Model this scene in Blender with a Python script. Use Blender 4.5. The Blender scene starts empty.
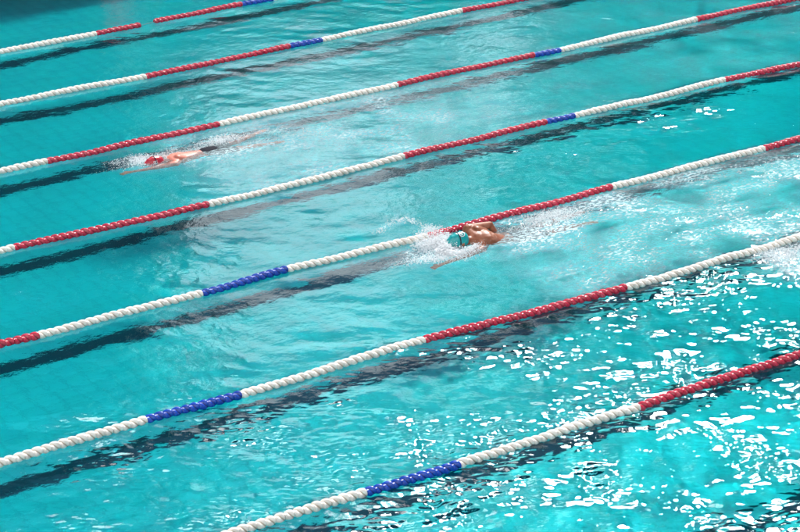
import bpy, bmesh, math, random
import numpy as np
from mathutils import Vector, Matrix, noise

# ------------------------------------------------------------------ camera, world, sun, exposure
S = bpy.context.scene
C = S.collection
R = math.radians
CAM_H, PITCH, AZ = 10.152, 22.906, 55.457
cam = bpy.data.cameras.new('camera'); co = bpy.data.objects.new('camera', cam); C.objects.link(co)
cam.sensor_width = 36; cam.lens = 99.0; cam.clip_start = .1; cam.clip_end = 6000
FW = Vector((math.cos(R(PITCH))*math.cos(R(AZ)), math.cos(R(PITCH))*math.sin(R(AZ)), -math.sin(R(PITCH))))
RT = Vector((math.sin(R(AZ)), -math.cos(R(AZ)), 0)); UP = RT.cross(FW)
co.matrix_world = Matrix(((RT.x, UP.x, -FW.x, 0), (RT.y, UP.y, -FW.y, 0), (RT.z, UP.z, -FW.z, CAM_H), (0, 0, 0, 1)))
S.camera = co

SUN_AZ, SUN_EL = 42.0, 43.0
w = bpy.data.worlds.new('World'); S.world = w; w.use_nodes = True
nt = w.node_tree; nt.nodes.clear()
def N(nt, t, **kw):
    n = nt.nodes.new(t)
    for k, v in kw.items():
        if hasattr(n, k): setattr(n, k, v)
        else: n.inputs[k].default_value = v
    return n
def M2(nt, op, a, b=None, c=None, clamp=False):
    n = nt.nodes.new('ShaderNodeMath'); n.operation = op; n.use_clamp = clamp
    for i, v in enumerate((a, b, c)):
        if v is None: continue
        if isinstance(v, (int, float)): n.inputs[i].default_value = v
        else: nt.links.new(v, n.inputs[i])
    return n.outputs[0]
def smooth(nt, v, a, b):
    n = nt.nodes.new('ShaderNodeMapRange'); n.interpolation_type = 'SMOOTHSTEP'
    nt.links.new(v, n.inputs[0]); n.inputs[1].default_value = a; n.inputs[2].default_value = b
    n.inputs[3].default_value = 0; n.inputs[4].default_value = 1
    return n.outputs[0]
sky = N(nt, 'ShaderNodeTexSky', sky_type='NISHITA', sun_disc=False, sun_elevation=R(SUN_EL), sun_rotation=R(90-SUN_AZ), air_density=1.0, dust_density=.15, ozone_density=2.0)
tc = N(nt, 'ShaderNodeTexCoord'); sp = N(nt, 'ShaderNodeSeparateXYZ'); nt.links.new(tc.outputs['Generated'], sp.inputs[0])
azn = M2(nt, 'MULTIPLY', M2(nt, 'ARCTAN2', sp.outputs[1], sp.outputs[0]), 180/math.pi)
eln = M2(nt, 'MULTIPLY', M2(nt, 'ARCSINE', sp.outputs[2]), 180/math.pi)
nz = N(nt, 'ShaderNodeTexNoise'); nz.inputs['Scale'].default_value = 7; nz.inputs['Detail'].default_value = 5
nt.links.new(tc.outputs['Generated'], nz.inputs['Vector'])
wob = M2(nt, 'MULTIPLY', M2(nt, 'SUBTRACT', nz.outputs[0], .5), 9)
el2 = M2(nt, 'ADD', eln, wob); az2 = M2(nt, 'ADD', azn, wob)
# a bright cloud bank low over the far side of the pool, thin high cloud added as fill light
bank = M2(nt, 'MULTIPLY', M2(nt, 'SUBTRACT', 1, smooth(nt, el2, 24.5, 27.5)), smooth(nt, az2, 36, 40))
bank = M2(nt, 'MULTIPLY', bank, M2(nt, 'SUBTRACT', 1, smooth(nt, az2, 72, 80)))
n2 = N(nt, 'ShaderNodeTexNoise'); n2.inputs['Scale'].default_value = 3.2; n2.inputs['Detail'].default_value = 7
nt.links.new(tc.outputs['Generated'], n2.inputs['Vector'])
thin = smooth(nt, n2.outputs[0], .5, .68)
thin = M2(nt, 'MULTIPLY', thin, smooth(nt, eln, 46, 56))
bgs = N(nt, 'ShaderNodeBackground', Strength=.05); nt.links.new(sky.outputs[0], bgs.inputs[0])
bgc = N(nt, 'ShaderNodeBackground', Strength=1.3); bgc.inputs[0].default_value = (.84, .95, 1, 1)
bgt = N(nt, 'ShaderNodeBackground', Strength=1.3); bgt.inputs[0].default_value = (.93, .96, 1, 1)
m1 = N(nt, 'ShaderNodeMixShader'); nt.links.new(thin, m1.inputs[0]); nt.links.new(bgs.outputs[0], m1.inputs[1]); nt.links.new(bgt.outputs[0], m1.inputs[2])
m2 = N(nt, 'ShaderNodeMixShader'); nt.links.new(bank, m2.inputs[0]); nt.links.new(m1.outputs[0], m2.inputs[1]); nt.links.new(bgc.outputs[0], m2.inputs[2])
# sunlit cloud round the sun and a smaller one added to its left to whiten glints
def puff(az, el, ra, rb, L):
    global m2
    d = M2(nt, 'SQRT', M2(nt, 'ADD', M2(nt, 'POWER', M2(nt, 'DIVIDE', M2(nt, 'SUBTRACT', azn, az), ra), 2), M2(nt, 'POWER', M2(nt, 'DIVIDE', M2(nt, 'SUBTRACT', eln, el), rb), 2)))
    d = M2(nt, 'ADD', d, M2(nt, 'MULTIPLY', M2(nt, 'SUBTRACT', n2.outputs[0], .5), 1.6))
    f = M2(nt, 'SUBTRACT', 1, smooth(nt, d, .75, 1.1))
    b = N(nt, 'ShaderNodeBackground', Strength=L); b.inputs[0].default_value = (1, .99, .98, 1)
    m = N(nt, 'ShaderNodeMixShader'); nt.links.new(f, m.inputs[0]); nt.links.new(m2.outputs[0], m.inputs[1]); nt.links.new(b.outputs[0], m.inputs[2]); m2 = m
puff(42, 45.5, 10.5, 6, 8.0)
puff(-125, 36, 55, 26, .95)  # broad cloud added behind the camera to fill the sides facing it
puff(67, 43.5, 10, 5.5, 6.0)
wo = N(nt, 'ShaderNodeOutputWorld'); nt.links.new(m2.outputs[0], wo.inputs[0])

sl = bpy.data.lights.new('sun', 'SUN'); sl.energy = 2.6; sl.angle = R(9.0); sl.color = (1, .96, .9)
so = bpy.data.objects.new('sun', sl); C.objects.link(so)
sd = Vector((math.cos(R(SUN_EL))*math.cos(R(SUN_AZ)), math.cos(R(SUN_EL))*math.sin(R(SUN_AZ)), math.sin(R(SUN_EL))))
so.rotation_euler = sd.to_track_quat('Z', 'Y').to_euler(); so.location = (10, 20, 40)
S.view_settings.view_transform = 'Standard'; S.view_settings.look = 'None'
S.view_settings.gamma = 1; S.view_settings.use_curve_mapping = False
S.view_settings.exposure = 0.98
S.render.engine = 'CYCLES'
cy = S.cycles
cy.max_bounces = 12; cy.transparent_max_bounces = 24; cy.transmission_bounces = 8; cy.diffuse_bounces = 4; cy.glossy_bounces = 3; cy.volume_bounces = 0
cy.caustics_refractive = True; cy.caustics_reflective = False
cy.sample_clamp_indirect = 60; cy.sample_clamp_direct = 0; cy.blur_glossy = 0.3
cy.use_denoising = True

# ------------------------------------------------------------------ helpers
rnd = random.Random(7)
def mat(name, col, rough=.5, spec=.5, coat=0, bump=None, vary=0, dirt=None, groove_col=None):
    m = bpy.data.materials.new(name); m.use_nodes = True; t = m.node_tree; b = t.nodes['Principled BSDF']
    b.inputs['Base Color'].default_value = (*col, 1); b.inputs['Roughness'].default_value = rough
    b.inputs['Specular IOR Level'].default_value = spec; b.inputs['Coat Weight'].default_value = coat
    src = None
    if vary:
        oi = N(t, 'ShaderNodeObjectInfo'); hv = N(t, 'ShaderNodeHueSaturation'); hv.inputs['Color'].default_value = (*col, 1)
        t.links.new(M2(t, 'ADD', M2(t, 'MULTIPLY', oi.outputs['Random'], vary), 1-vary/2), hv.inputs['Value'])
        src = hv.outputs[0]; t.links.new(src, b.inputs['Base Color'])
    if dirt:
        c2, sc, amt = dirt
        g = N(t, 'ShaderNodeNewGeometry'); n = N(t, 'ShaderNodeTexNoise'); n.inputs['Scale'].default_value = sc; n.inputs['Detail'].default_value = 4
        t.links.new(g.outputs['Position'], n.inputs['Vector'])
        mx = N(t, 'ShaderNodeMix', data_type='RGBA'); mx.inputs[7].default_value = (*c2, 1)
        if src: t.links.new(src, mx.inputs[6])
        else: mx.inputs[6].default_value = (*col, 1)
        t.links.new(M2(t, 'MULTIPLY', smooth(t, n.outputs[0], .45, .7), amt), mx.inputs[0])
        t.links.new(mx.outputs[2], b.inputs['Base Color'])
    if groove_col:                                # groove colour: brown dirt on white floats, darker red and blue on others
        ga = N(t, 'ShaderNodeAttribute', attribute_name='groove_col'); mg = N(t, 'ShaderNodeMix', data_type='RGBA')
        t.links.new(mx.outputs[2], mg.inputs[6]); mg.inputs[7].default_value = (*groove_col, 1)
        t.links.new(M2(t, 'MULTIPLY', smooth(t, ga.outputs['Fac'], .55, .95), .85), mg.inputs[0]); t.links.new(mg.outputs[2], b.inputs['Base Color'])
    if bump:
        n = N(t, 'ShaderNodeTexNoise'); n.inputs['Scale'].default_value = bump[0]; n.inputs['Detail'].default_value = 3
        tcc = N(t, 'ShaderNodeTexCoord'); t.links.new(tcc.outputs['Object'], n.inputs['Vector'])
        bp = N(t, 'ShaderNodeBump'); bp.inputs['Strength'].default_value = bump[1]; bp.inputs['Distance'].default_value = bump[2]
        t.links.new(n.outputs[0], bp.inputs['Height']); t.links.new(bp.outputs[0], b.inputs['Normal'])
    return m
def link(name, me, m=None, parent=None):
    o = bpy.data.objects.new(name, me); C.objects.link(o)
    if m: me.materials.append(m)
    if parent: o.parent = parent
    return o
def from_bm(name, bm, m, parent=None, sm=True):
    me = bpy.data.meshes.new(name); bm.normal_update(); bm.to_mesh(me); bm.free()
    if sm: me.polygons.foreach_set('use_smooth', [True]*len(me.polygons))
    return link(name, me, m, parent)
def tag(o, label, cat, group=None):
    o['label'] = label; o['category'] = cat
    if group: o['group'] = group
    return o
def empty(name, loc, rz=0):
    o = bpy.data.objects.new(name, None); C.objects.link(o); o.location = loc; o.rotation_euler = (0, 0, rz); o.empty_display_size = .2
    return o
def box(bm, x0, x1, y0, y1, z0, z1):
    v = [bm.verts.new((x, y, z)) for z in (z0, z1) for y in (y0, y1) for x in (x0, x1)]
    for f in ((0,2,3,1),(4,5,7,6),(0,1,5,4),(2,6,7,3),(0,4,6,2),(1,3,7,5)): bm.faces.new([v[i] for i in f])
def struct(o): o['kind'] = 'structure'; return o
def ground(px, py):                      # world point on the water plane, used only to measure positions off the photo
    d = FW*2200 + RT*(px-400) - UP*(py-266); t = -CAM_H/d.z
    return d.x*t, d.y*t
def proj(p):
    v = Vector(p) - Vector((0, 0, CAM_H)); k = v.dot(FW)
    return 400+2200*v.dot(RT)/k, 266-2200*v.dot(UP)/k

# ------------------------------------------------------------------ water height field
X0, X1, Y0, Y1 = -8.0, 42.0, 5.0, 34.8
DEPTH = 2.1
rg = np.random.default_rng(5)
def waves(n, l0, l1, az=None, spread=None):
    L = np.exp(rg.uniform(math.log(l0), math.log(l1), n))
    a = rg.uniform(0, 2*math.pi, n) if az is None else R(az) + rg.normal(0, R(spread), n)
    k = 2*math.pi/L
    return np.stack([k*np.cos(a), k*np.sin(a), rg.uniform(0, 2*math.pi, n), 1/k*math.sqrt(2.0/n)], 1)   # unit rms slope
G_SW = waves(16, 1.0, 3.2)
G_RI = waves(46, .24, .75, 57, 34)
G_IS = waves(36, .22, .6)
G_FI = waves(54, .085, .22, 56, 32)
G_FJ = waves(44, .06, .15)
G_RJ = waves(30, .28, .7, 55, 28); G_FK = waves(48, .08, .20, 55, 27)
G_M1 = waves(14, 1.2, 4.5); G_M2 = waves(14, .7, 2.5)
def summ(G, x, y):
    z = np.zeros(x.shape, np.float32)
    for kx, ky, p, a in G: z += (a*np.sin(kx*x+ky*y+p)).astype(np.float32)
    return z
def norm_noise(G, x, y):
    z = np.zeros(x.shape, np.float32)
    for kx, ky, p, a in G: z += np.sin(kx*x+ky*y+p).astype(np.float32)
    return z/math.sqrt(len(G)/2)
def blob(x, y, px, py, rx, ry, rot=0):   # gaussian patch at a photo position, radii in metres along/across the lanes
    gx, gy = ground(px, py); dx, dy = x-gx, y-gy
    return np.exp(-((dx/rx)**2+(dy/ry)**2))
def sstep(v, a, b):
    t = np.clip((v-a)/(b-a), 0, 1); return t*t*(3-2*t)
def laneband(y, i, soft=.25):            # between rope i and rope i+1
    ya, yb = 30.36-2.5*i, 30.36-2.5*(i+1)
    return sstep(y, yb-soft, yb+soft)*(1-sstep(y, ya-soft, ya+soft))
def churn(x, y):
    c = .95*laneband(y, 4)*sstep(x, 14.3, 15.6)
    c = np.maximum(c, .7*laneband(y, 2, .2)*sstep(x, 12.7, 14.0)*(1-.8*sstep(x, 16.5, 19.5)))
    c = np.maximum(c, .12*laneband(y, 1, .2)*sstep(x, 14.5, 17))
    c = np.maximum(c, .9*laneband(y, 5)*sstep(x, 17.0, 17.6))
    return c
def field(x, y):
    """height and foam amount"""
    m1 = norm_noise(G_M1, x, y); m2 = norm_noise(G_M2, x, y)
    ch = churn(x, y)*np.clip(1+.35*m2, .3, 1.5)
    near = np.maximum(sstep(-(y-.28*x), -15.8, -11.6), .42*blob(x, y, 660, 125, 3.5, 1.0)); near = np.maximum(near, np.maximum(.7*blob(x, y, 110, 445, 1.1, .8), .6*blob(x, y, 300, 430, 1.5, .9))); near = np.maximum(near, .75*blob(x, y, 430, 440, 2.2, .9)); near = np.maximum(near, .3*blob(x, y, 90, 285, 2.0, .5))          # rougher towards the near right corner
    s_sw = .012 + 0*x; near_ = near; near = near*(1-.85*laneband(y, 4)*sstep(x, 14, 15))
    s_ri = .018 + .03*near + .012*ch
    s_is = .008 + .055*near + .010*ch
    s_fi = .004*(1+np.clip(m1, 0, 2)) + .07*near*np.clip(.8+.4*m1, .25, 2) + .03*ch
    s_fj = .002 + .07*near*np.clip(.7+.5*m2, .1, 2) + .036*ch
    pat = np.clip(.8+.45*m1+.25*m2, .15, 2)
    near = near*np.clip(.9+.4*m1+.25*m2, .25, 1.7)*(1-.85*laneband(y, 4)*sstep(x, 14, 15))
    ga = summ(G_RJ, x, y); gb = summ(G_FK, x, y)
    crest = .055*near*(-np.sqrt(ga*ga+.0008**2)) + .165*near*np.clip(.85+.4*m2, .25, 2)*(-np.sqrt(gb*gb+.0004**2))
    z = crest + s_sw*summ(G_SW, x, y) + pat*s_ri*summ(G_RI, x, y) + s_is*summ(G_IS, x, y) + s_fi*summ(G_FI, x, y) + s_fj*summ(G_FJ, x, y)
    return z, ch
def axis(a, b, f0, f1, d, D):
    return np.concatenate([np.arange(a, f0, D), np.arange(f0, f1, d), np.arange(f1, b, D), [b]])
gx = axis(X0-.03, X1+.03, 6.6, 27.2, .0185, .3); gy = axis(Y0-.03, Y1+.03, 12.0, 34.6, .0165, .3)
XX, YY = np.meshgrid(gx, gy); XX = XX.astype(np.float64); YY = YY.astype(np.float64)
ZZ, CH = field(XX, YY)
fin = (sstep(XX, 6.0, 6.8)*(1-sstep(XX, 27, 27.8))*sstep(YY, 11.4, 12.2))
ZZ = ZZ*(.25+.75*fin)
def height(x, y):
    i = int(np.clip(np.searchsorted(gx, x), 1, len(gx)-1)); j = int(np.clip(np.searchsorted(gy, y), 1, len(gy)-1))
    return float(ZZ[j, i])
def swell(x, y):
    i = int(np.clip(np.searchsorted(gx, x), 8, len(gx)-9)); j = int(np.clip(np.searchsorted(gy, y), 8, len(gy)-9))
    return float(ZZ[j-7:j+8, i-7:i+8].mean())
def build_water():
    ny, nx = XX.shape
    # a smooth rim row keeps the closed body flat where it meets the walls
    ZZ[0, :] = 0; ZZ[-1, :] = 0; ZZ[:, 0] = 0; ZZ[:, -1] = 0
    v = np.stack([XX.ravel(), YY.ravel(), ZZ.ravel()], 1)
    idx = np.arange(ny*nx).reshape(ny, nx)
    q = np.stack([idx[:-1, :-1], idx[:-1, 1:], idx[1:, 1:], idx[1:, :-1]], -1).reshape(-1, 4)
    zb = -DEPTH-.06
    rim = np.concatenate([idx[0, :-1], idx[:-1, -1], idx[-1, :0:-1], idx[:0:-1, 0]])
    low = v[rim].copy(); low[:, 2] = zb
    base = len(v); lo = base+np.arange(len(rim))
    v = np.concatenate([v, low])
    nxt = np.roll(np.arange(len(rim)), -1)
    side = np.stack([rim, lo, lo[nxt], rim[nxt]], 1)
    me = bpy.data.meshes.new('pool_water')
    nq = len(q)+len(side); nl = nq*4+len(rim)
    me.vertices.add(len(v)); me.vertices.foreach_set('co', v.astype(np.float32).ravel())
    me.loops.add(nl); me.loops.foreach_set('vertex_index', np.concatenate([q.ravel(), side.ravel(), lo[::-1]]).astype(np.int32))
    me.polygons.add(nq+1)
    me.polygons.foreach_set('loop_start', np.concatenate([np.arange(nq)*4, [nq*4]]).astype(np.int32))
    me.update(calc_edges=True)
    sm = np.zeros(nq+1, bool); sm[:len(q)] = True; me.polygons.foreach_set('use_smooth', sm)
    at = me.attributes.new('foam', 'FLOAT', 'POINT')
    FB = 1.5*blob(XX, YY, 432, 250, .55, .32) + 1.0*blob(XX, YY, 550, 236, .7, .25) + .9*blob(XX, YY, 150, 162, .35, .25) + .8*blob(XX, YY, 235, 150, .6, .3) + 1.4*blob(XX, YY, 795, 262, .5, .22)
    fo = np.concatenate([((CH+FB)*sstep(XX, 5, 7)).ravel(), np.zeros(len(low))]).astype(np.float32); at.data.foreach_set('value', fo)
    return me
# ------------------------------------------------------------------ water material
def water_material():
    m = bpy.data.materials.new('water'); m.use_nodes = True; t = m.node_tree; t.nodes.clear()
    out = N(t, 'ShaderNodeOutputMaterial')
    geo = N(t, 'ShaderNodeNewGeometry'); fa = N(t, 'ShaderNodeAttribute', attribute_name='foam')
    n1 = N(t, 'ShaderNodeTexNoise'); n1.inputs['Scale'].default_value = 11; n1.inputs['Detail'].default_value = 4
    t.links.new(geo.outputs['Position'], n1.inputs['Vector'])
    n3 = N(t, 'ShaderNodeTexNoise'); n3.inputs['Scale'].default_value = 30; n3.inputs['Detail'].default_value = 3
    t.links.new(geo.outputs['Position'], n3.inputs['Vector'])
    h = M2(t, 'ADD', M2(t, 'MULTIPLY', n1.outputs[0], .004), M2(t, 'MULTIPLY', n3.outputs[0], M2(t, 'MULTIPLY', fa.outputs['Fac'], .003)))
    bp = N(t, 'ShaderNodeBump', Strength=1.0, Distance=1.0); t.links.new(h, bp.inputs['Height'])
    gl = N(t, 'ShaderNodeBsdfGlass', IOR=1.34, Roughness=.0); t.links.new(bp.outputs[0], gl.inputs['Normal'])
    gl.inputs['Color'].default_value = (1, 1, 1, 1)
    df = N(t, 'ShaderNodeBsdfDiffuse'); df.inputs['Color'].default_value = (.58, .76, .80, 1); t.links.new(bp.outputs[0], df.inputs['Normal'])
    # foam: patchy aerated water, with sky reflected off fine ripples painted in
    n4 = N(t, 'ShaderNodeTexNoise'); n4.inputs['Scale'].default_value = 2.2; n4.inputs['Detail'].default_value = 6; n4.inputs['Roughness'].default_value = .65
    mp = N(t, 'ShaderNodeMapping'); mp.inputs['Scale'].default_value = (.6, 1.3, 1); t.links.new(geo.outputs['Position'], mp.inputs[0]); t.links.new(mp.outputs[0], n4.inputs['Vector'])
    pat = smooth(t, n4.outputs[0], .25, .62)
    n5 = N(t, 'ShaderNodeTexNoise'); n5.inputs['Scale'].default_value = 30; n5.inputs['Detail'].default_value = 5; n5.inputs['Roughness'].default_value = .7
    mq = N(t, 'ShaderNodeMapping'); mq.inputs['Rotation'].default_value = (0, 0, R(34)); mq.inputs['Scale'].default_value = (.55, 1, 1); t.links.new(geo.outputs['Position'], mq.inputs[0]); t.links.new(mq.outputs[0], n5.inputs['Vector'])
    sp5 = smooth(t, n5.outputs[0], .46, .6)
    f = M2(t, 'MULTIPLY', M2(t, 'MULTIPLY', fa.outputs['Fac'], pat), M2(t, 'ADD', .16, M2(t, 'MULTIPLY', sp5, .42)), clamp=True)
    mx = N(t, 'ShaderNodeMixShader'); t.links.new(f, mx.inputs[0]); t.links.new(gl.outputs[0], mx.inputs[1]); t.links.new(df.outputs[0], mx.inputs[2])
    t.links.new(mx.outputs[0], out.inputs['Surface'])
    va = N(t, 'ShaderNodeVolumeAbsorption', Density=.8); va.inputs['Color'].default_value = (.0, .94, .945, 1)
    t.links.new(va.outputs[0], out.inputs['Volume'])
    return m
wo_ = struct(link('pool_water', build_water(), water_material()))

# ------------------------------------------------------------------ pool basin, deck, ground
def tile_mat(name, c1, c2, grout, size, rough=.35):
    m = bpy.data.materials.new(name); m.use_nodes = True; t = m.node_tree; b = t.nodes['Principled BSDF']
    g = N(t, 'ShaderNodeNewGeometry'); br = N(t, 'ShaderNodeTexBrick'); br.offset = 0
    t.links.new(g.outputs['Position'], br.inputs['Vector'])
    br.inputs['Color1'].default_value = (*c1, 1); br.inputs['Color2'].default_value = (*c2, 1); br.inputs['Mortar'].default_value = (*grout, 1)
    br.inputs['Scale'].default_value = 1; br.inputs['Mortar Size'].default_value = .012; br.inputs['Brick Width'].default_value = size; br.inputs['Row Height'].default_value = size
    n = N(t, 'ShaderNodeTexNoise'); n.inputs['Scale'].default_value = .9; n.inputs['Detail'].default_value = 5; t.links.new(g.outputs['Position'], n.inputs['Vector'])
    hv = N(t, 'ShaderNodeHueSaturation'); t.links.new(br.outputs[0], hv.inputs['Color'])
    t.links.new(M2(t, 'ADD', .84, M2(t, 'MULTIPLY', n.outputs[0], .32)), hv.inputs['Value'])
    t.links.new(hv.outputs[0], b.inputs['Base Color']); b.inputs['Roughness'].default_value = rough
    return m
TILE = tile_mat('aqua_tile', (.03, .40, .465), (.025, .385, .45), (.02, .29, .34), .25)
DARKT = mat('dark_tile', (.005, .045, .07), .9, spec=.03)
bm = bmesh.new(); box(bm, X0-.4, X1+.4, Y0-.4, Y1+.4, -DEPTH-.3, -DEPTH); struct(from_bm('pool_floor', bm, TILE, sm=False))
bm = bmesh.new()
for a in ((X0-.4, X0, Y0-.4, Y1+.4), (X1, X1+.4, Y0-.4, Y1+.4), (X0, X1, Y0-.4, Y0), (X0, X1, Y1, Y1+.4)): box(bm, *a, -DEPTH, .28)
struct(from_bm('pool_wall', bm, TILE, sm=False))
bm = bmesh.new()
for i in range(-1, 10):
    yc = 30.36-2.5*(i+.5) + (.0)
    if Y0+1 < yc < Y1-.3: box(bm, X0+2, X1-2, yc-.15, yc+.15, -DEPTH+.001, -DEPTH+.005)
struct(from_bm('floor_lane_markings', bm, DARKT, sm=False))
DECK = tile_mat('deck_tile', (.5, .47, .42), (.44, .42, .38), (.3, .29, .27), .4, .6)
bm = bmesh.new()
for a in ((X0-9, X0-.4, Y0-9, Y1+9), (X1+.4, X1+9, Y0-9, Y1+9), (X0-.4, X1+.4, Y0-9, Y0-.4), (X0-.4, X1+.4, Y1+.4, Y1+9)): box(bm, *a, -.2, .3)
struct(from_bm('pool_deck', bm, DECK, sm=False))
GRASS = mat('grass_ground', (.06, .10, .035), .9, dirt=((.10, .11, .05), .4, .7))
bm = bmesh.new(); B = 2500
for a, b_, c, d in ((-B, X0-8.9, -B, B), (X1+8.9, B, -B, B), (X0-8.9, X1+8.9, -B, Y0-8.9), (X0-8.9, X1+8.9, Y1+8.9, B)):
    bm.faces.new([bm.verts.new(p) for p in ((a, c, .05), (b_, c, .05), (b_, d, .05), (a, d, .05))])
struct(from_bm('ground', bm, GRASS, sm=False))

# ------------------------------------------------------------------ lane ropes
MW = mat('float_white', (.90, .84, .75), .32, vary=.14, dirt=((.56, .50, .42), 14, .5), groove_col=(.36, .27, .16))
MR = mat('float_red', (.54, .018, .05), .25, vary=.25, dirt=((.62, .16, .19), 22, .45), groove_col=(.16, .01, .02))
MB_ = mat('float_blue', (.008, .06, .42), .25, vary=.25, dirt=((.07, .13, .5), 22, .4), groove_col=(.01, .02, .14))
STEEL = mat('steel_cable', (.35, .36, .37), .35)
PIT = .098
def float_mesh(name, m):
    """one anti-wave float: a short three-lobed body whose lobes wind round the cable"""
    me = bpy.data.meshes.new(name); nt_, nl = 42, 13; R0 = .056
    vs = []; dv = []
    for j in range(nl):
        u = j/(nl-1); x = (u-.5)*PIT*.985
        pin = 1-.24*(abs(2*u-1)**9)
        for i in range(nt_):
            th = 2*math.pi*i/nt_
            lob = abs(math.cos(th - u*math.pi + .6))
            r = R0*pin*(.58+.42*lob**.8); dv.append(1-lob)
            vs.append((x, r*math.cos(th), r*math.sin(th)))
    fs = [(j*nt_+i, j*nt_+(i+1) % nt_, (j+1)*nt_+(i+1) % nt_, (j+1)*nt_+i) for j in range(nl-1) for i in range(nt_)]
    fs += [tuple(range(nt_)), tuple((nl-1)*nt_+i for i in range(nt_))[::-1]]
    me.from_pydata(vs, [], [f[::-1] for f in fs]); me.update()
    me.polygons.foreach_set('use_smooth', [True]*(len(fs)-2)+[False]*2)
    at = me.attributes.new('groove_col', 'FLOAT', 'POINT'); at.data.foreach_set('value', dv)
    me.materials.append(m); return me
FM = {'w': float_mesh('float_white', MW), 'r': float_mesh('float_red', MR), 'b': float_mesh('float_blue', MB_)}
ROPES = [
 (0, [(-999, 'w'), (96, 'r'), (142, 'g'), (155, 'r'), (244, 'b'), (274, 'w'), (420, 'r')], [(0, 53), (96, 35), (142, 26), (155, 22.5), (244, 5)]),
 (1, [(-999, 'w'), (148, 'r'), (288, 'b'), (319, 'w'), (463, 'r'), (620, 'w')], [(0, 105), (148, 77), (318, 42), (462, 12), (525, 0)]),
 (2, [(-999, 'w'), (45, 'r'), (222, 'w'), (397, 'r'), (531, 'b'), (558, 'w'), (697, 'r'), (850, 'w')], [(0, 173), (45, 163), (222, 125), (397, 86), (530, 57), (557, 52), (697, 20), (795, 0)]),
 (3, [(-999, 'w'), (12, 'r'), (210, 'w'), (401, 'r'), (546, 'b'), (576, 'w'), (722, 'r'), (880, 'w')], [(0, 252), (12, 249), (210, 206), (400, 159), (547, 123), (576, 117), (722, 82), (800, 65)]),
 (4, [(-150, 'r'), (38, 'w'), (200, 'b'), (285, 'w'), (430, 'r'), (609, 'w'), (766, 'r'), (940, 'w')], [(0, 346), (38, 337), (200, 295), (284, 272), (430, 237), (609, 189), (765, 149), (800, 140)]),
 (5, [(-999, 'r'), (-80, 'w'), (143, 'b'), (238, 'w'), (422, 'r'), (625, 'w'), (840, 'r')], [(0, 464), (143, 422), (238, 397), (422, 342), (624, 290), (800, 238)]),
 (6, [(-999, 'w'), (363, 'b'), (458, 'w'), (640, 'r'), (900, 'w')], [(240, 532), (363, 495), (458, 466), (640, 407), (800, 355)]),
]
LBL = {
 0: 'farthest lane rope, in the top left corner, a short gap between its red floats',
 1: 'second farthest lane rope, just below the one with a gap in it',
 2: 'lane rope running just behind the red capped swimmer',
 3: 'lane rope running between the red capped and the teal capped swimmer',
 4: 'lane rope of white, blue and red floats touching the teal capped swimmer',
 5: 'lane rope just in front of the teal capped swimmer, blue floats at its left end',
 6: 'nearest lane rope, lying in the glittering water at the lower right',
}
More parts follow.
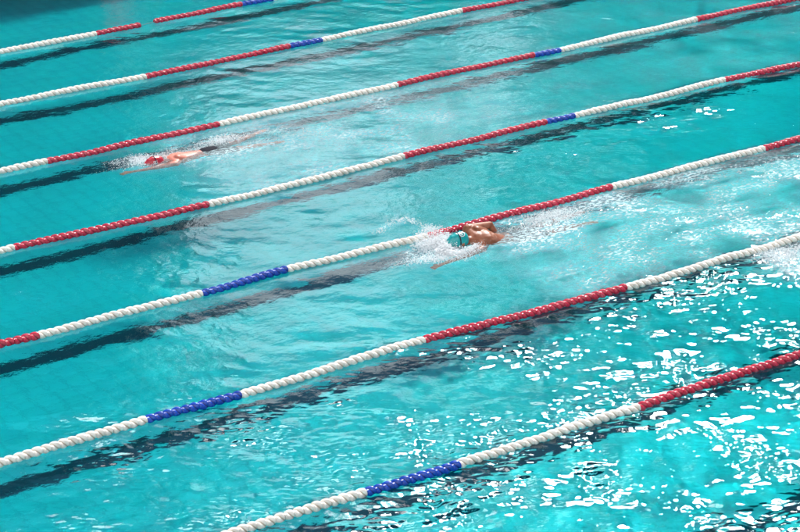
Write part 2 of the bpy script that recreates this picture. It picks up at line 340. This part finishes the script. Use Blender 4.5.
for i, cols, pts in ROPES:
    g = [ground(*p) for p in pts]; gxs = [p[0] for p in g]; y0 = 30.36-2.5*i; off = [p[1]-y0 for p in g]
    def path(x):
        o_ = float(np.interp(x, gxs, off)); k = math.exp(-max(0, gxs[0]-x, x-gxs[-1])/6.0)
        y = y0 + o_*k + .006*math.sin(x*2.3+i) + .004*math.sin(x*5.1+2*i)
        return Vector((x, y, .012 + 1.0*swell(x, y) + .005*math.sin(x*3.7+i*1.7)))
    xs = np.arange(X0+.3, X1-.3, PIT)
    # colour boundaries measured along the rope
    bx = []
    for px, c in cols:
        bx.append((-1e9 if px < -300 else float(ground(px, np.interp(px, [p[0] for p in pts], [p[1] for p in pts]) if pts[0][0] <= px <= pts[-1][0] else (pts[0][1]+(px-pts[0][0])*(pts[-1][1]-pts[0][1])/(pts[-1][0]-pts[0][0])))[0]), c))
    root = empty('lane_rope', (gxs[0], y0, 0)); tag(root, LBL[i], 'lane rope', 'floating lane ropes dividing the pool')
    inv = Matrix.Translation((-gxs[0], -y0, 0))
    fl = []
    for x in xs:
        c = 'w'
        for b0, cc in bx:
            if x >= b0: c = cc
        if c == 'g': continue
        p = path(x); d = (path(x+.05)-path(x-.05)).normalized()
        rot = d.to_track_quat('X', 'Z').to_matrix().to_4x4() @ Matrix.Rotation(.3*math.sin(x*1.3+i*2)+rnd.uniform(-.2, .2), 4, 'X') @ Matrix.Rotation(rnd.uniform(-.05, .05), 4, 'Z') @ Matrix.Rotation(rnd.uniform(-.05, .05), 4, 'Y') @ Matrix.Scale(rnd.uniform(.95, 1.04), 4)
        fl.append((Matrix.Translation(p) @ rot, c, p))
    inside = []
    for k, (mt, c, p) in enumerate(fl):
        a, b = proj(p)
        if -25 < a < 825 and -12 < b < 545: inside.append((p.length, k))
    inside.sort(); pick = set(k for _, k in inside[:100])
    rv, rf, rm, rg_ = [], [], [], []
    for k, (mt, c, p) in enumerate(fl):
        if k in pick:
            o = bpy.data.objects.new('float', FM[c]); C.objects.link(o); o.parent = root; o.matrix_local = inv @ mt
        else:
            me = FM[c]; A = np.empty(len(me.vertices)*3, np.float32); me.vertices.foreach_get('co', A); A = A.reshape(-1, 3)
            m4 = np.array(inv @ mt); b0 = sum(len(v) for v in rv); rv.append(A @ m4[:3, :3].T + m4[:3, 3])
            rg_ += [a.value for a in me.attributes['groove_col'].data]; rf += [tuple(v+b0 for v in pl.vertices) for pl in me.polygons]; rm += ['wrb'.index(c)]*len(me.polygons)
    me = bpy.data.meshes.new('floats'); me.from_pydata(np.concatenate(rv).tolist(), [], rf); me.update()
    for m in (MW, MR, MB_): me.materials.append(m)
    me.attributes.new('groove_col', 'FLOAT', 'POINT').data.foreach_set('value', rg_)
    me.polygons.foreach_set('material_index', rm); me.polygons.foreach_set('use_smooth', [True]*len(rm))
    o = link('float', me, None, root); o['kind'] = 'stuff'
    # cable
    bm = bmesh.new(); prev = None
    for x in np.arange(X0+.02, X1-.02, .25):
        p = inv @ path(float(x)); ring = [bm.verts.new(p+Vector((0, .006*math.cos(a), .006*math.sin(a)))) for a in (0, 2.1, 4.2)]
        if prev:
            for q in range(3): bm.faces.new((prev[q], prev[(q+1) % 3], ring[(q+1) % 3], ring[q]))
        prev = ring
    from_bm('cable', bm, STEEL, root)

# ------------------------------------------------------------------ people
def capsule_chain(bm, pts, seg=16):
    """pts: list of (x,y,z,ry,rz) ellipse-section tube with rounded ends"""
    P = [Vector(p[:3]) for p in pts]; n = len(P)
    dense = []
    for i in range(n-1):
        for k in range(6):
            t = k/6; a, b = pts[i], pts[i+1]; s = t*t*(3-2*t)*.6+t*.4
            dense.append((P[i].lerp(P[i+1], t), a[3]+(b[3]-a[3])*s, a[4]+(b[4]-a[4])*s))
    dense.append((P[-1], pts[-1][3], pts[-1][4]))
    tan = []
    for i in range(len(dense)):
        a = dense[max(0, i-1)][0]; b = dense[min(len(dense)-1, i+1)][0]; tan.append((b-a).normalized())
    caps = []
    for s in (1, .9, .7, .4): caps.append(s)
    rings = []
    def ring(c, t, ra, rb):
        u = Vector((0, 0, 1)).cross(t)
        if u.length < .2: u = Vector((0, 1, 0)).cross(t) if abs(t.y) < .9 else Vector((1, 0, 0)).cross(t)
        u.normalize(); v = t.cross(u)
        return [bm.verts.new(c+u*ra*math.cos(a)+v*rb*math.sin(a)) for a in [2*math.pi*k/seg for k in range(seg)]]
    c, ra, rb = dense[0]; t = tan[0]
    for ph in (80, 60, 35): rings.append(ring(c-t*min(ra, rb)*math.sin(R(ph)), t, ra*math.cos(R(ph)), rb*math.cos(R(ph))))
    for (c, ra, rb), t in zip(dense, tan): rings.append(ring(c, t, ra, rb))
    c, ra, rb = dense[-1]; t = tan[-1]
    for ph in (35, 60, 80): rings.append(ring(c+t*min(ra, rb)*math.sin(R(ph)), t, ra*math.cos(R(ph)), rb*math.cos(R(ph))))
    for a, b in zip(rings, rings[1:]):
        for k in range(seg): bm.faces.new((a[k], a[(k+1) % seg], b[(k+1) % seg], b[k]))
    bm.faces.new(rings[0][::-1]); bm.faces.new(rings[-1])
def fuse(name, chains, m, parent, voxel=.009, it=5, cut=None):
    bm = bmesh.new()
    for c in chains: capsule_chain(bm, c)
    bmesh.ops.recalc_face_normals(bm, faces=bm.faces)
    me = bpy.data.meshes.new(name); bm.to_mesh(me); bm.free()
    o = bpy.data.objects.new(name, me); C.objects.link(o)
    r = o.modifiers.new('r', 'REMESH'); r.mode = 'VOXEL'; r.voxel_size = voxel
    s = o.modifiers.new('s', 'SMOOTH'); s.factor = .5; s.iterations = it
    dg = bpy.context.evaluated_depsgraph_get(); dg.update()
    me2 = bpy.data.meshes.new_from_object(o.evaluated_get(dg)); bpy.data.objects.remove(o)
    if cut:
        b = bmesh.new(); b.from_mesh(me2)
        bmesh.ops.delete(b, geom=[v for v in b.verts if not cut(v.co)], context='VERTS'); b.to_mesh(me2); b.free()
    me2.name = name; me2.polygons.foreach_set('use_smooth', [True]*len(me2.polygons))
    me2.materials.clear()
    return link(name, me2, m, parent)
def hand(ch, w_, d, n, s=1):
    """palm and five fingers: w_ wrist point, d pointing direction, n palm normal, s thumb side"""
    w_, d, n = Vector(w_), Vector(d).normalized(), Vector(n).normalized(); sd_ = d.cross(n).normalized()*s
    def P(a, b, c, ra, rb): p = w_+d*a+sd_*b+n*c; return (p.x, p.y, p.z, ra, rb)
    ch.append([P(-.02, 0, 0, .028, .022), P(.03, 0, 0, .036, .018), P(.085, 0, .002, .042, .015)])
    for k, (L, b) in enumerate(((.072, .030), (.082, .010), (.076, -.011), (.060, -.031))):
        ch.append([P(.08, b, 0, .0105, .0105), P(.09+L*.5, b*1.12, .008, .0095, .0095), P(.09+L, b*1.2, .020+.004*k, .008, .008)])
    ch.append([P(.02, .022, .004, .013, .013), P(.055, .052, .010, .012, .012), P(.085, .066, .014, .010, .010)])
SK1 = mat('tanned_skin', (.26, .082, .038), .42, spec=.35, coat=.05, bump=(60, .15, .004), dirt=((.50, .24, .15), 9, .5))
SK2 = mat('pale_skin', (.58, .19, .13), .45, spec=.35, coat=.05, bump=(60, .15, .004), dirt=((.66, .22, .16), 9, .5))
NAVY = mat('dark_swimwear', (.010, .012, .022), .8, spec=.12)
TEAL = mat('teal_cap', (.0, .36, .36), .3, coat=.3, bump=(28, .5, .012))
REDC = mat('red_cap', (.52, .02, .04), .3, coat=.3, bump=(28, .5, .012))
WHT = mat('white_print', (.8, .8, .8), .4)
GOG = mat('goggle', (.02, .02, .03), .12)
def swimmer(loc, rz, skin, capm, label, sc, leftarm, rightarm, legs, headz, roll, sink):
    root = empty('person', loc, rz); root.scale = (sc, sc, sc)
    tag(root, label, 'person')
    # local frame: +x swimming direction, +y the swimmer's left, z up, origin at the head on the waterline
    hz = headz
    ch = [[(-.20, 0, .015, .062, .062), (-.11, 0, .02, .06, .062), (-.03, 0, .03, .07, .075)],
          [(-.055, 0, hz, .078, .092), (.03, 0, hz-.005, .080, .098), (.085, 0, hz-.02, .060, .075)],
          [(.02, 0, hz-.09, .05, .035), (-.05, 0, hz-.10, .045, .03)],                       # jaw and face, looking down
          [(.055, 0, hz-.105, .016, .022), (.045, 0, hz-.125, .012, .012)],                  # nose
          [(-.01, .083, hz-.03, .012, .02), (-.025, .086, hz-.03, .01, .016)], [(-.01, -.083, hz-.03, .012, .02), (-.025, -.086, hz-.03, .01, .016)]]
    sh = roll
    ch.append([(-.25, .12, -.005-sh, .09, .075), (-.27, 0, .01, .13, .10), (-.25, -.13, .015+sh, .09, .08)])
    ch.append([(-.22, 0, .0, .12, .09), (-.36, 0, -.005+.2*sh, .185, .115), (-.50, 0, -.035-.45*sink, .16, .10), (-.64, 0, -.06-.7*sink, .135, .095), (-.80, 0, -.07-.9*sink, .155, .10), (-.90, 0, -.08-sink, .15, .10)])
    ch.append([(-.30, .07, .055-sh, .07, .05), (-.42, .07, .04, .06, .05)]); ch.append([(-.30, -.08, .075+sh, .07, .05), (-.42, -.08, .05, .06, .05)])   # shoulder blades
    for side, (kn, an, to) in zip((1, -1), legs):
        hx = (-.90, side*.085, -.085-sink)
        mid = [(hx[q]+kn[q])/2 for q in range(3)]
        ch.append([(*hx, .088, .088), (*mid, .080, .080), (*kn, .056, .056)])
        c2 = [kn[q]+(an[q]-kn[q])*.32 for q in range(3)]
        ch.append([(*kn, .054, .054), (*c2, .058, .058), (*an, .036, .036)])
        ch.append([(*an, .036, .036), (*[(an[q]+to[q])/2 for q in range(3)], .042, .026), (*to, .040, .014)])
    for side, (s0, el, wr, d, n) in ((1, leftarm), (-1, rightarm)):
        m_ = [(s0[q]+el[q])/2 for q in range(3)]
        ch.append([(*s0, .070, .070), (*m_, .058, .058), (*el, .044, .044)])
        m_ = [el[q]+(wr[q]-el[q])*.35 for q in range(3)]
        ch.append([(*el, .040, .040), (*m_, .042, .042), (*wr, .026, .024)])
        hand(ch, wr, d, n, -side)
    fuse('body', ch, skin, root)
    # trunks
    tr = [[(-.74, 0, -.062-.85*sink, .153, .104), (-.82, 0, -.072-.92*sink, .163, .108), (-.92, 0, -.082-sink, .158, .106)]]
    for side, (kn, an, to) in zip((1, -1), legs):
        hx = (-.90, side*.085, -.085-sink); e = [hx[q]+(kn[q]-hx[q])*.62 for q in range(3)]
        tr.append([(*hx, .097, .097), (*e, .078, .078)])
    fuse('swim_shorts', tr, NAVY, root)
    # cap: shell over the skull, open at the face
    cp = [[(-.050, 0, hz+.002, .084, .098), (.03, 0, hz, .086, .104), (.075, 0, hz-.006, .076, .093), (.095, 0, hz-.012, .066, .082)]]
    cap_ = fuse('swim_cap', cp, capm, root, .007, 3, lambda v: v.z > hz-.045+.35*(-v.x-.02)*0 and v.x > -.115)
    # goggles: strap round the cap, two lenses under the brow
    st = []
    for k in range(0, 361, 15):
        a = R(k); st.append((-.055*0+.0+.012*math.cos(a), .0885*math.sin(a)*1.02, hz+.11*math.cos(a), .005, .005))
    gg = [[(-.0+.02, .089*math.sin(R(k)), hz+.106*math.cos(R(k)), .009, .003) for k in range(-105, 106, 15)]]
    for s in (1, -1): gg.append([(.06, s*.032, hz-.115, .018, .012), (.052, s*.05, hz-.11, .014, .01)])
    fuse('goggles', gg, GOG, root, .004, 1)
    return cap_, hz
def print_on_cap(root, hz, centre, size, strokes):
    """raised print following the cap: strokes in (u,v) round a centre given as (azimuth towards left side, fore-aft)"""
    a0, x0 = centre; bm = bmesh.new()
    for st in strokes:
        prev = None
        for i, (u, v) in enumerate(st):
            x = x0 + v*size; a = a0 + u*size/.095
            k = math.sqrt(max(.1, 1-max(0, (x-.03)/.13)**2)); ry, rz_ = .0885*k, .1065*k
            c = Vector((x, ry*math.sin(a), hz+rz_*math.cos(a))); n = Vector((.0, math.sin(a), math.cos(a)))
            q = st[min(i+1, len(st)-1)]; p = st[max(i-1, 0)]
            dv = Vector((q[0]-p[0], q[1]-p[1])).normalized() if q != p else Vector((1, 0)); pr = Vector((-dv.y, dv.x))*.0042
            tang = Vector((0, math.cos(a), -math.sin(a)))
            A = c+n*.002+tang*pr.x+Vector((pr.y, 0, 0)); B_ = c+n*.002-tang*pr.x-Vector((pr.y, 0, 0))
            cur = [bm.verts.new(A), bm.verts.new(B_), bm.verts.new(B_-n*.006), bm.verts.new(A-n*.006)]
            if prev:
                for k_ in range(4): bm.faces.new((prev[k_], prev[(k_+1) % 4], cur[(k_+1) % 4], cur[k_]))
            prev = cur
    bmesh.ops.recalc_face_normals(bm, faces=bm.faces)
    from_bm('cap_print', bm, WHT, root, sm=False)
circ = [(math.cos(R(k)), 1.0*math.sin(R(k))) for k in range(0, 361, 20)]
# teal cap: left arm reaching forward, right arm coming out of the water at the back of its stroke
la = ((-.20, .19, -.06), (.12, .27, -.08), (.44, .36, -.06), (1, .18, -.02), (0, 0, -1))
ra = ((-.24, -.17, .085), (-.57, -.20, .07), (-.66, -.10, -.16), (-.5, .1, -.8), (-.8, 0, .3))
lg = (((-1.33, .10, -.13), (-1.73, .10, -.16), (-1.92, .10, -.20)), ((-1.32, -.11, -.10), (-1.72, -.14, -.05), (-1.90, -.15, -.03)))
A_, hzA = swimmer((14.58, 19.93, 0), R(180-4), SK1, TEAL, 'front crawl swimmer in a teal cap, tanned back and bent arm out of the water', 1.03, la, ra, lg, .055, .03, .065)
print_on_cap(A_, hzA, (.45, -.02), .036, [circ, [(-.55, -.3), (-.1, .45), (.1, -.2), (.5, .4)], [(-.5, .0), (.5, -.1)]])
la2 = ((-.20, .18, .03), (.10, .14, .0), (.38, .08, -.03), (1, -.08, -.02), (0, 0, -1))
ra2 = ((-.24, -.17, -.03), (-.12, -.30, -.26), (-.34, -.24, -.42), (-.6, .1, -.6), (-.8, 0, .3))
lg2 = (((-1.33, .08, -.12), (-1.74, .12, -.13), (-1.93, .13, -.15)), ((-1.32, -.14, -.07), (-1.68, -.22, -.01), (-1.86, -.26, .02)))
B2, hzB = swimmer((12.97, 24.62, -.09), R(180+1), SK2, REDC, 'front crawl swimmer in a red cap lying low in the water in dark shorts', 1.03, la2, ra2, lg2, .05, -.03, -.07)
print_on_cap(B2, hzB, (1.25, .03), .034, [[(-.8, -.8), (-.8, .8), (-.2, .8), (-.2, -.8)], [(.1, -.8), (.1, .8), (.7, .6)], [(-.9, .0), (.9, .1)]])
la3 = ((-.20, .20, .0), (.12, .24, .02), (.42, .24, .02), (1, -.02, -.03), (0, 0, -1))
C2, hzC = swimmer((18.02, 17.2, 0), R(180), SK1, TEAL, 'swimmer at the right edge of whom only an outstretched arm shows', 1.0, la3, ra, lg, .045, .03, .05)

# ------------------------------------------------------------------ splashes
FOAM = bpy.data.materials.new('spray'); FOAM.use_nodes = True
t_ = FOAM.node_tree; b = t_.nodes['Principled BSDF']; b.inputs['Base Color'].default_value = (.95, .96, .97, 1); b.inputs['Roughness'].default_value = .3
tl = N(t_, 'ShaderNodeBsdfTranslucent'); tl.inputs[0].default_value = (.95, .97, .98, 1); mxx = N(t_, 'ShaderNodeMixShader'); mxx.inputs[0].default_value = .5
t_.links.new(b.outputs[0], mxx.inputs[1]); t_.links.new(tl.outputs[0], mxx.inputs[2]); tp = N(t_, 'ShaderNodeBsdfTransparent'); mxt = N(t_, 'ShaderNodeMixShader'); mxt.inputs[0].default_value = .3
t_.links.new(mxx.outputs[0], mxt.inputs[1]); t_.links.new(tp.outputs[0], mxt.inputs[2]); t_.links.new(mxt.outputs[0], t_.nodes['Material Output'].inputs['Surface'])
ICO = bmesh.new(); bmesh.ops.create_icosphere(ICO, subdivisions=1, radius=1)
iv = np.array([v.co[:] for v in ICO.verts]); ifc = np.array([[v.index for v in f.verts] for f in ICO.faces]); ICO.free()
def splash(name, label, drops, parent=None):
    drops = [q for q in drops if all((q[0]-h[0])**2+(q[1]-h[1])**2 > .15**2 or q[2] < .0 for h in HEADS)]
    n = len(drops)
    D = np.array(drops)
    V = (iv[None]*D[:, None, 3:4]*np.stack([D[:, 4], D[:, 5], np.ones(n)], 1)[:, None, :] + D[:, None, :3]).reshape(-1, 3)
    F = (ifc[None]+(np.arange(n)*len(iv))[:, None, None]).reshape(-1, 3)
    me = bpy.data.meshes.new(name); me.vertices.add(len(V)); me.vertices.foreach_set('co', V.astype(np.float32).ravel())
    me.loops.add(len(F)*3); me.loops.foreach_set('vertex_index', F.astype(np.int32).ravel())
    me.polygons.add(len(F)); me.polygons.foreach_set('loop_start', (np.arange(len(F))*3).astype(np.int32)); me.update(calc_edges=True)
    me.polygons.foreach_set('use_smooth', np.ones(len(F), bool))
    o = link(name, me, FOAM); o['kind'] = 'stuff'; o['label'] = label; o['category'] = 'splash'
    return o
HEADS = [(14.62, 19.93), (12.97, 24.62), (14.86, 19.93)]
def froth(cx, cy, rx, ry, n, r0, r1, zmax, clump=8):
    out = []
    cl = [(cx+rnd.gauss(0, rx*.5), cy+rnd.gauss(0, ry*.5)) for _ in range(clump)]
    for _ in range(n):
        a, b_ = rnd.choice(cl); x = a+rnd.gauss(0, rx*.28); y = b_+rnd.gauss(0, ry*.28)
        z = height(x, y) + abs(rnd.gauss(0, zmax*.4)) * (rnd.random()**1.5)
        r = r0*(r1/r0)**(rnd.random()**2.2)
        out.append((x, y, z-r*.3, r, rnd.uniform(.8, 1.6), rnd.uniform(.8, 1.6)))
    return out
def arc(p, q, hgt, n, spread, r0, r1):
    out = []
    for _ in range(n):
        t = rnd.random(); x = p[0]+(q[0]-p[0])*t+rnd.gauss(0, spread); y = p[1]+(q[1]-p[1])*t+rnd.gauss(0, spread)
        z = 4*hgt*t*(1-t)+abs(rnd.gauss(0, spread*.8)); r = r0*(r1/r0)**(rnd.random()**2)
        out.append((x, y, max(z, height(x, y)), r, 1, 1))
    return out
d = []
d += froth(14.36, 19.98, .26, .30, 9000, .002, .010, .15, 16)
d += froth(14.34, 19.92, .16, .22, 900, .008, .020, .12, 9)      # bow wave and spray before the head
d += froth(14.15, 19.78, .50, .16, 3500, .0018, .007, .06, 12)
d += froth(14.62, 19.80, .30, .12, 3000, .0018, .008, .07, 8)
d += froth(15.95, 20.06, .42, .14, 2200, .0018, .007, .05, 16)
d += froth(16.35, 19.98, .40, .22, 2000, .0018, .007, .06, 10)
d += arc((14.45, 20.2), (13.95, 20.75), .22, 900, .035, .0018, .007) + arc((14.5, 20.1), (14.1, 20.15), .20, 900, .04, .0018, .008)
splash('splash', 'white spray thrown up round the teal capped swimmer', d)
d = froth(12.95, 24.7, .35, .25, 3000, .0018, .007, .06, 14) + froth(13.3, 24.75, .5, .15, 1500, .0018, .006, .03, 20)
d += froth(14.2, 24.85, .3, .18, 1800, .0018, .008, .09, 9) + froth(14.9, 24.5, .5, .35, 700, .0018, .006, .04, 10)
splash('splash', 'small white bubbles and spray along the red capped swimmer', d)
d = froth(17.75, 17.45, .45, .22, 4500, .0018, .008, .08, 12) + froth(17.3, 17.1, .2, .1, 300, .0018, .006, .04, 4)
splash('splash', 'patch of white foam above the outstretched arm at the right edge', d)

# ------------------------------------------------------------------ the far side of the pool, seen only mirrored in the water
def polar(px, D):                        # ground point at distance D along the azimuth of a photo column
    a = R(AZ) - math.atan((px-400)/2200/math.cos(R(PITCH))); return Vector((D*math.cos(a), D*math.sin(a), 0)), a
CONC = mat('dark_cladding', (.035, .035, .04), .8, dirt=((.05, .05, .05), .6, .6))
PALE = mat('pale_render', (.55, .54, .50), .8, dirt=((.42, .41, .38), .5, .6))
GLS = mat('window_glass', (.03, .04, .05), .08)
def block(px0, px1, D, depth, h, wall, label, floors, bays):
    p0, a0 = polar(px0, D); p1, a1 = polar(px1, D)
    dx = (p1-p0); wd = dx.length; rz = math.atan2(dx.y, dx.x)
    root = empty('apartment_block', p0, rz); tag(root, label, 'building')
    bm = bmesh.new(); box(bm, 0, wd, 0, depth, 0, h); from_bm('wall', bm, wall, root, sm=False)
    bm = bmesh.new(); box(bm, -.3, wd+.3, -.3, depth+.3, h+.003, h+.5); from_bm('roof', bm, wall, root, sm=False)
    bm = bmesh.new(); box(bm, -.6, .6, -.03, -.003, 0, 1.5); me = None
    bm.free()
    wv = wd/bays
    bm = bmesh.new(); box(bm, -wv*.3, wv*.3, -.06, -.004, 0, 1.5)
    first = from_bm('window', bm, GLS, root, sm=False)
    for f in range(floors):
        for k in range(bays):
            o = first if (f == 0 and k == 0) else first.copy()
            if o is not first: C.objects.link(o)
            o.parent = root; o.location = ((k+.5)*wv, 0, 1.2+f*(h-1)/floors)
    return root
block(-420, 148, 78, 14, 31, CONC, 'dark clad apartment block beyond the pool, mirrored at the left', 9, 8)
block(149, 199, 80, 12, 31, PALE, 'narrow pale stair tower standing next to the dark block', 9, 1)
LEAF = mat('leaves', (.05, .09, .03), .7, vary=.5, dirt=((.08, .12, .04), .8, .8))
BARK = mat('bark', (.12, .09, .07), .9)
def tree_meshes(seed, h, r):
    rr = random.Random(seed); bm = bmesh.new()
    prev = None
    for k in range(7):
        t = k/6; c = Vector((.2*math.sin(t*3+seed), .2*math.cos(t*2+seed), h*.75*t)); q = [bm.verts.new(c+Vector((math.cos(a), math.sin(a), 0))*(.28*(1-t)+.06)) for a in [2*math.pi*j/8 for j in range(8)]]
        if prev:
            for j in range(8): bm.faces.new((prev[j], prev[(j+1) % 8], q[(j+1) % 8], q[j]))
        prev = q
    tr = bm; bm = bmesh.new()
    cl = []
    for _ in range(34):
        v = Vector((rr.gauss(0, 1), rr.gauss(0, 1), rr.gauss(0, 1))).normalized()*rr.random()**.4
        cl.append((Vector((v.x*r, v.y*r, h*.6+v.z*h*.38)), r*rr.uniform(.25, .45)))
    for c, cr in cl:
        for _ in range(60):
            p = c+Vector((rr.gauss(0, 1), rr.gauss(0, 1), rr.gauss(0, 1))).normalized()*cr*rr.uniform(.5, 1)
            a = Vector((rr.uniform(-1, 1), rr.uniform(-1, 1), rr.uniform(-1, 1))).normalized(); b_ = a.orthogonal().normalized(); s = rr.uniform(.18, .4)
            bm.faces.new([bm.verts.new(p+a*s), bm.verts.new(p+b_*s*.6), bm.verts.new(p-a*s), bm.verts.new(p-b_*s*.6)])
    m1 = bpy.data.meshes.new('trunk'); tr.to_mesh(m1); tr.free(); m1.materials.append(BARK)
    m2_ = bpy.data.meshes.new('crown'); bm.to_mesh(m2_); bm.free(); m2_.materials.append(LEAF)
    return m1, m2_
TM = [tree_meshes(s, 10, 3.4) for s in (1, 2, 3)]
def wood(spec):
    out = []
    for mi, nm in ((0, 'trunk'), (1, 'crown')):
        bm = bmesh.new()
        for (p, h, k) in spec:
            n0 = len(bm.verts); bm.from_mesh(TM[k % 3][mi]); bm.verts.ensure_lookup_table()
            mt = Matrix.Translation(p) @ Matrix.Rotation(k*1.3, 4, 'Z') @ Matrix.Scale(h/10, 4)
            bmesh.ops.transform(bm, matrix=mt, verts=bm.verts[n0:])
        out.append(bm)
    root = empty('far_trees', (0, 0, 0)); root['kind'] = 'stuff'; root['label'] = 'dark belt of trees beyond the far side of the pool, seen only mirrored in the water'; root['category'] = 'trees'
    from_bm('trunk', out[0], BARK, root, sm=False); from_bm('crown', out[1], LEAF, root, sm=False)
sp_ = []
for px in range(230, 600, 62): sp_.append((polar(px+rnd.uniform(-10, 10), 70+rnd.uniform(-3, 3))[0], rnd.uniform(10.5, 13), len(sp_)))
for px in range(720, 1100, 60): sp_.append((polar(px+rnd.uniform(-10, 10), 74+rnd.uniform(-3, 3))[0], rnd.uniform(17, 20), len(sp_)))
for px in range(760, 1150, 70): sp_.append((polar(px+rnd.uniform(-10, 10), 88+rnd.uniform(-3, 3))[0], rnd.uniform(33, 37), len(sp_)))
wood(sp_)
# bystander on the far deck, whose red shirt is mirrored at the top
def bystander(x, y):
    root = empty('person', (x, y, .3), R(-120)); tag(root, 'bystander in a red shirt on the far deck, seen as a red reflection', 'person')
    ch = [[(0, 0, 1.50, .05, .05), (0, 0, 1.56, .05, .05)], [(0, 0, 1.60, .07, .08), (0, 0, 1.70, .075, .09)], [(.08, 0, 1.63, .012, .012), (.10, 0, 1.61, .012, .012)]]
    for s in (1, -1):
        ch.append([(0, s*.09, .92, .085, .085), (.02, s*.1, .5, .055, .055)]); ch.append([(.02, s*.1, .5, .055, .055), (0, s*.1, .35, .056, .056), (0, s*.1, .08, .036, .036)])
        ch.append([(-.03, s*.1, .04, .04, .03), (.16, s*.11, .025, .04, .02)])
        ch.append([(0, s*.19, 1.40, .055, .055), (-.02, s*.25, 1.12, .042, .042)]); ch.append([(-.02, s*.25, 1.12, .04, .04), (.06, s*.25, .88, .026, .026)])
        hand(ch, (.06, s*.25, .88), (.25, 0, -1), (0, -s, 0), 1)
    ch.append([(0, 0, .9, .13, .10), (0, 0, 1.1, .13, .10), (0, 0, 1.35, .17, .11), (0, 0, 1.46, .10, .08)])
    fuse('body', ch, SK2, root, .011)
    fuse('shirt', [[(0, 0, .92, .16, .13), (0, 0, 1.1, .155, .125), (0, 0, 1.35, .19, .13), (0, 0, 1.44, .14, .10)], [(0, .19, 1.40, .075, .075), (-.01, .225, 1.24, .06, .06)], [(0, -.19, 1.40, .075, .075), (-.01, -.225, 1.24, .06, .06)]], mat('red_shirt', (.8, .05, .06), .8), root, .012)
    fuse('shorts', [[(0, 0, .86, .16, .12), (0, 0, .95, .155, .12)], [(0, .09, .86, .10, .10), (.01, .1, .58, .085, .085)], [(0, -.09, .86, .10, .10), (.01, -.1, .58, .085, .085)]], NAVY, root, .012)
    fuse('hair', [[(-.02, 0, 1.66, .085, .10), (-.01, 0, 1.735, .07, .085)]], BARK, root, .012, 3, lambda v: v.z > 1.62 and (v.x < .03 or v.z > 1.72))
bystander(*ground(113, -75))
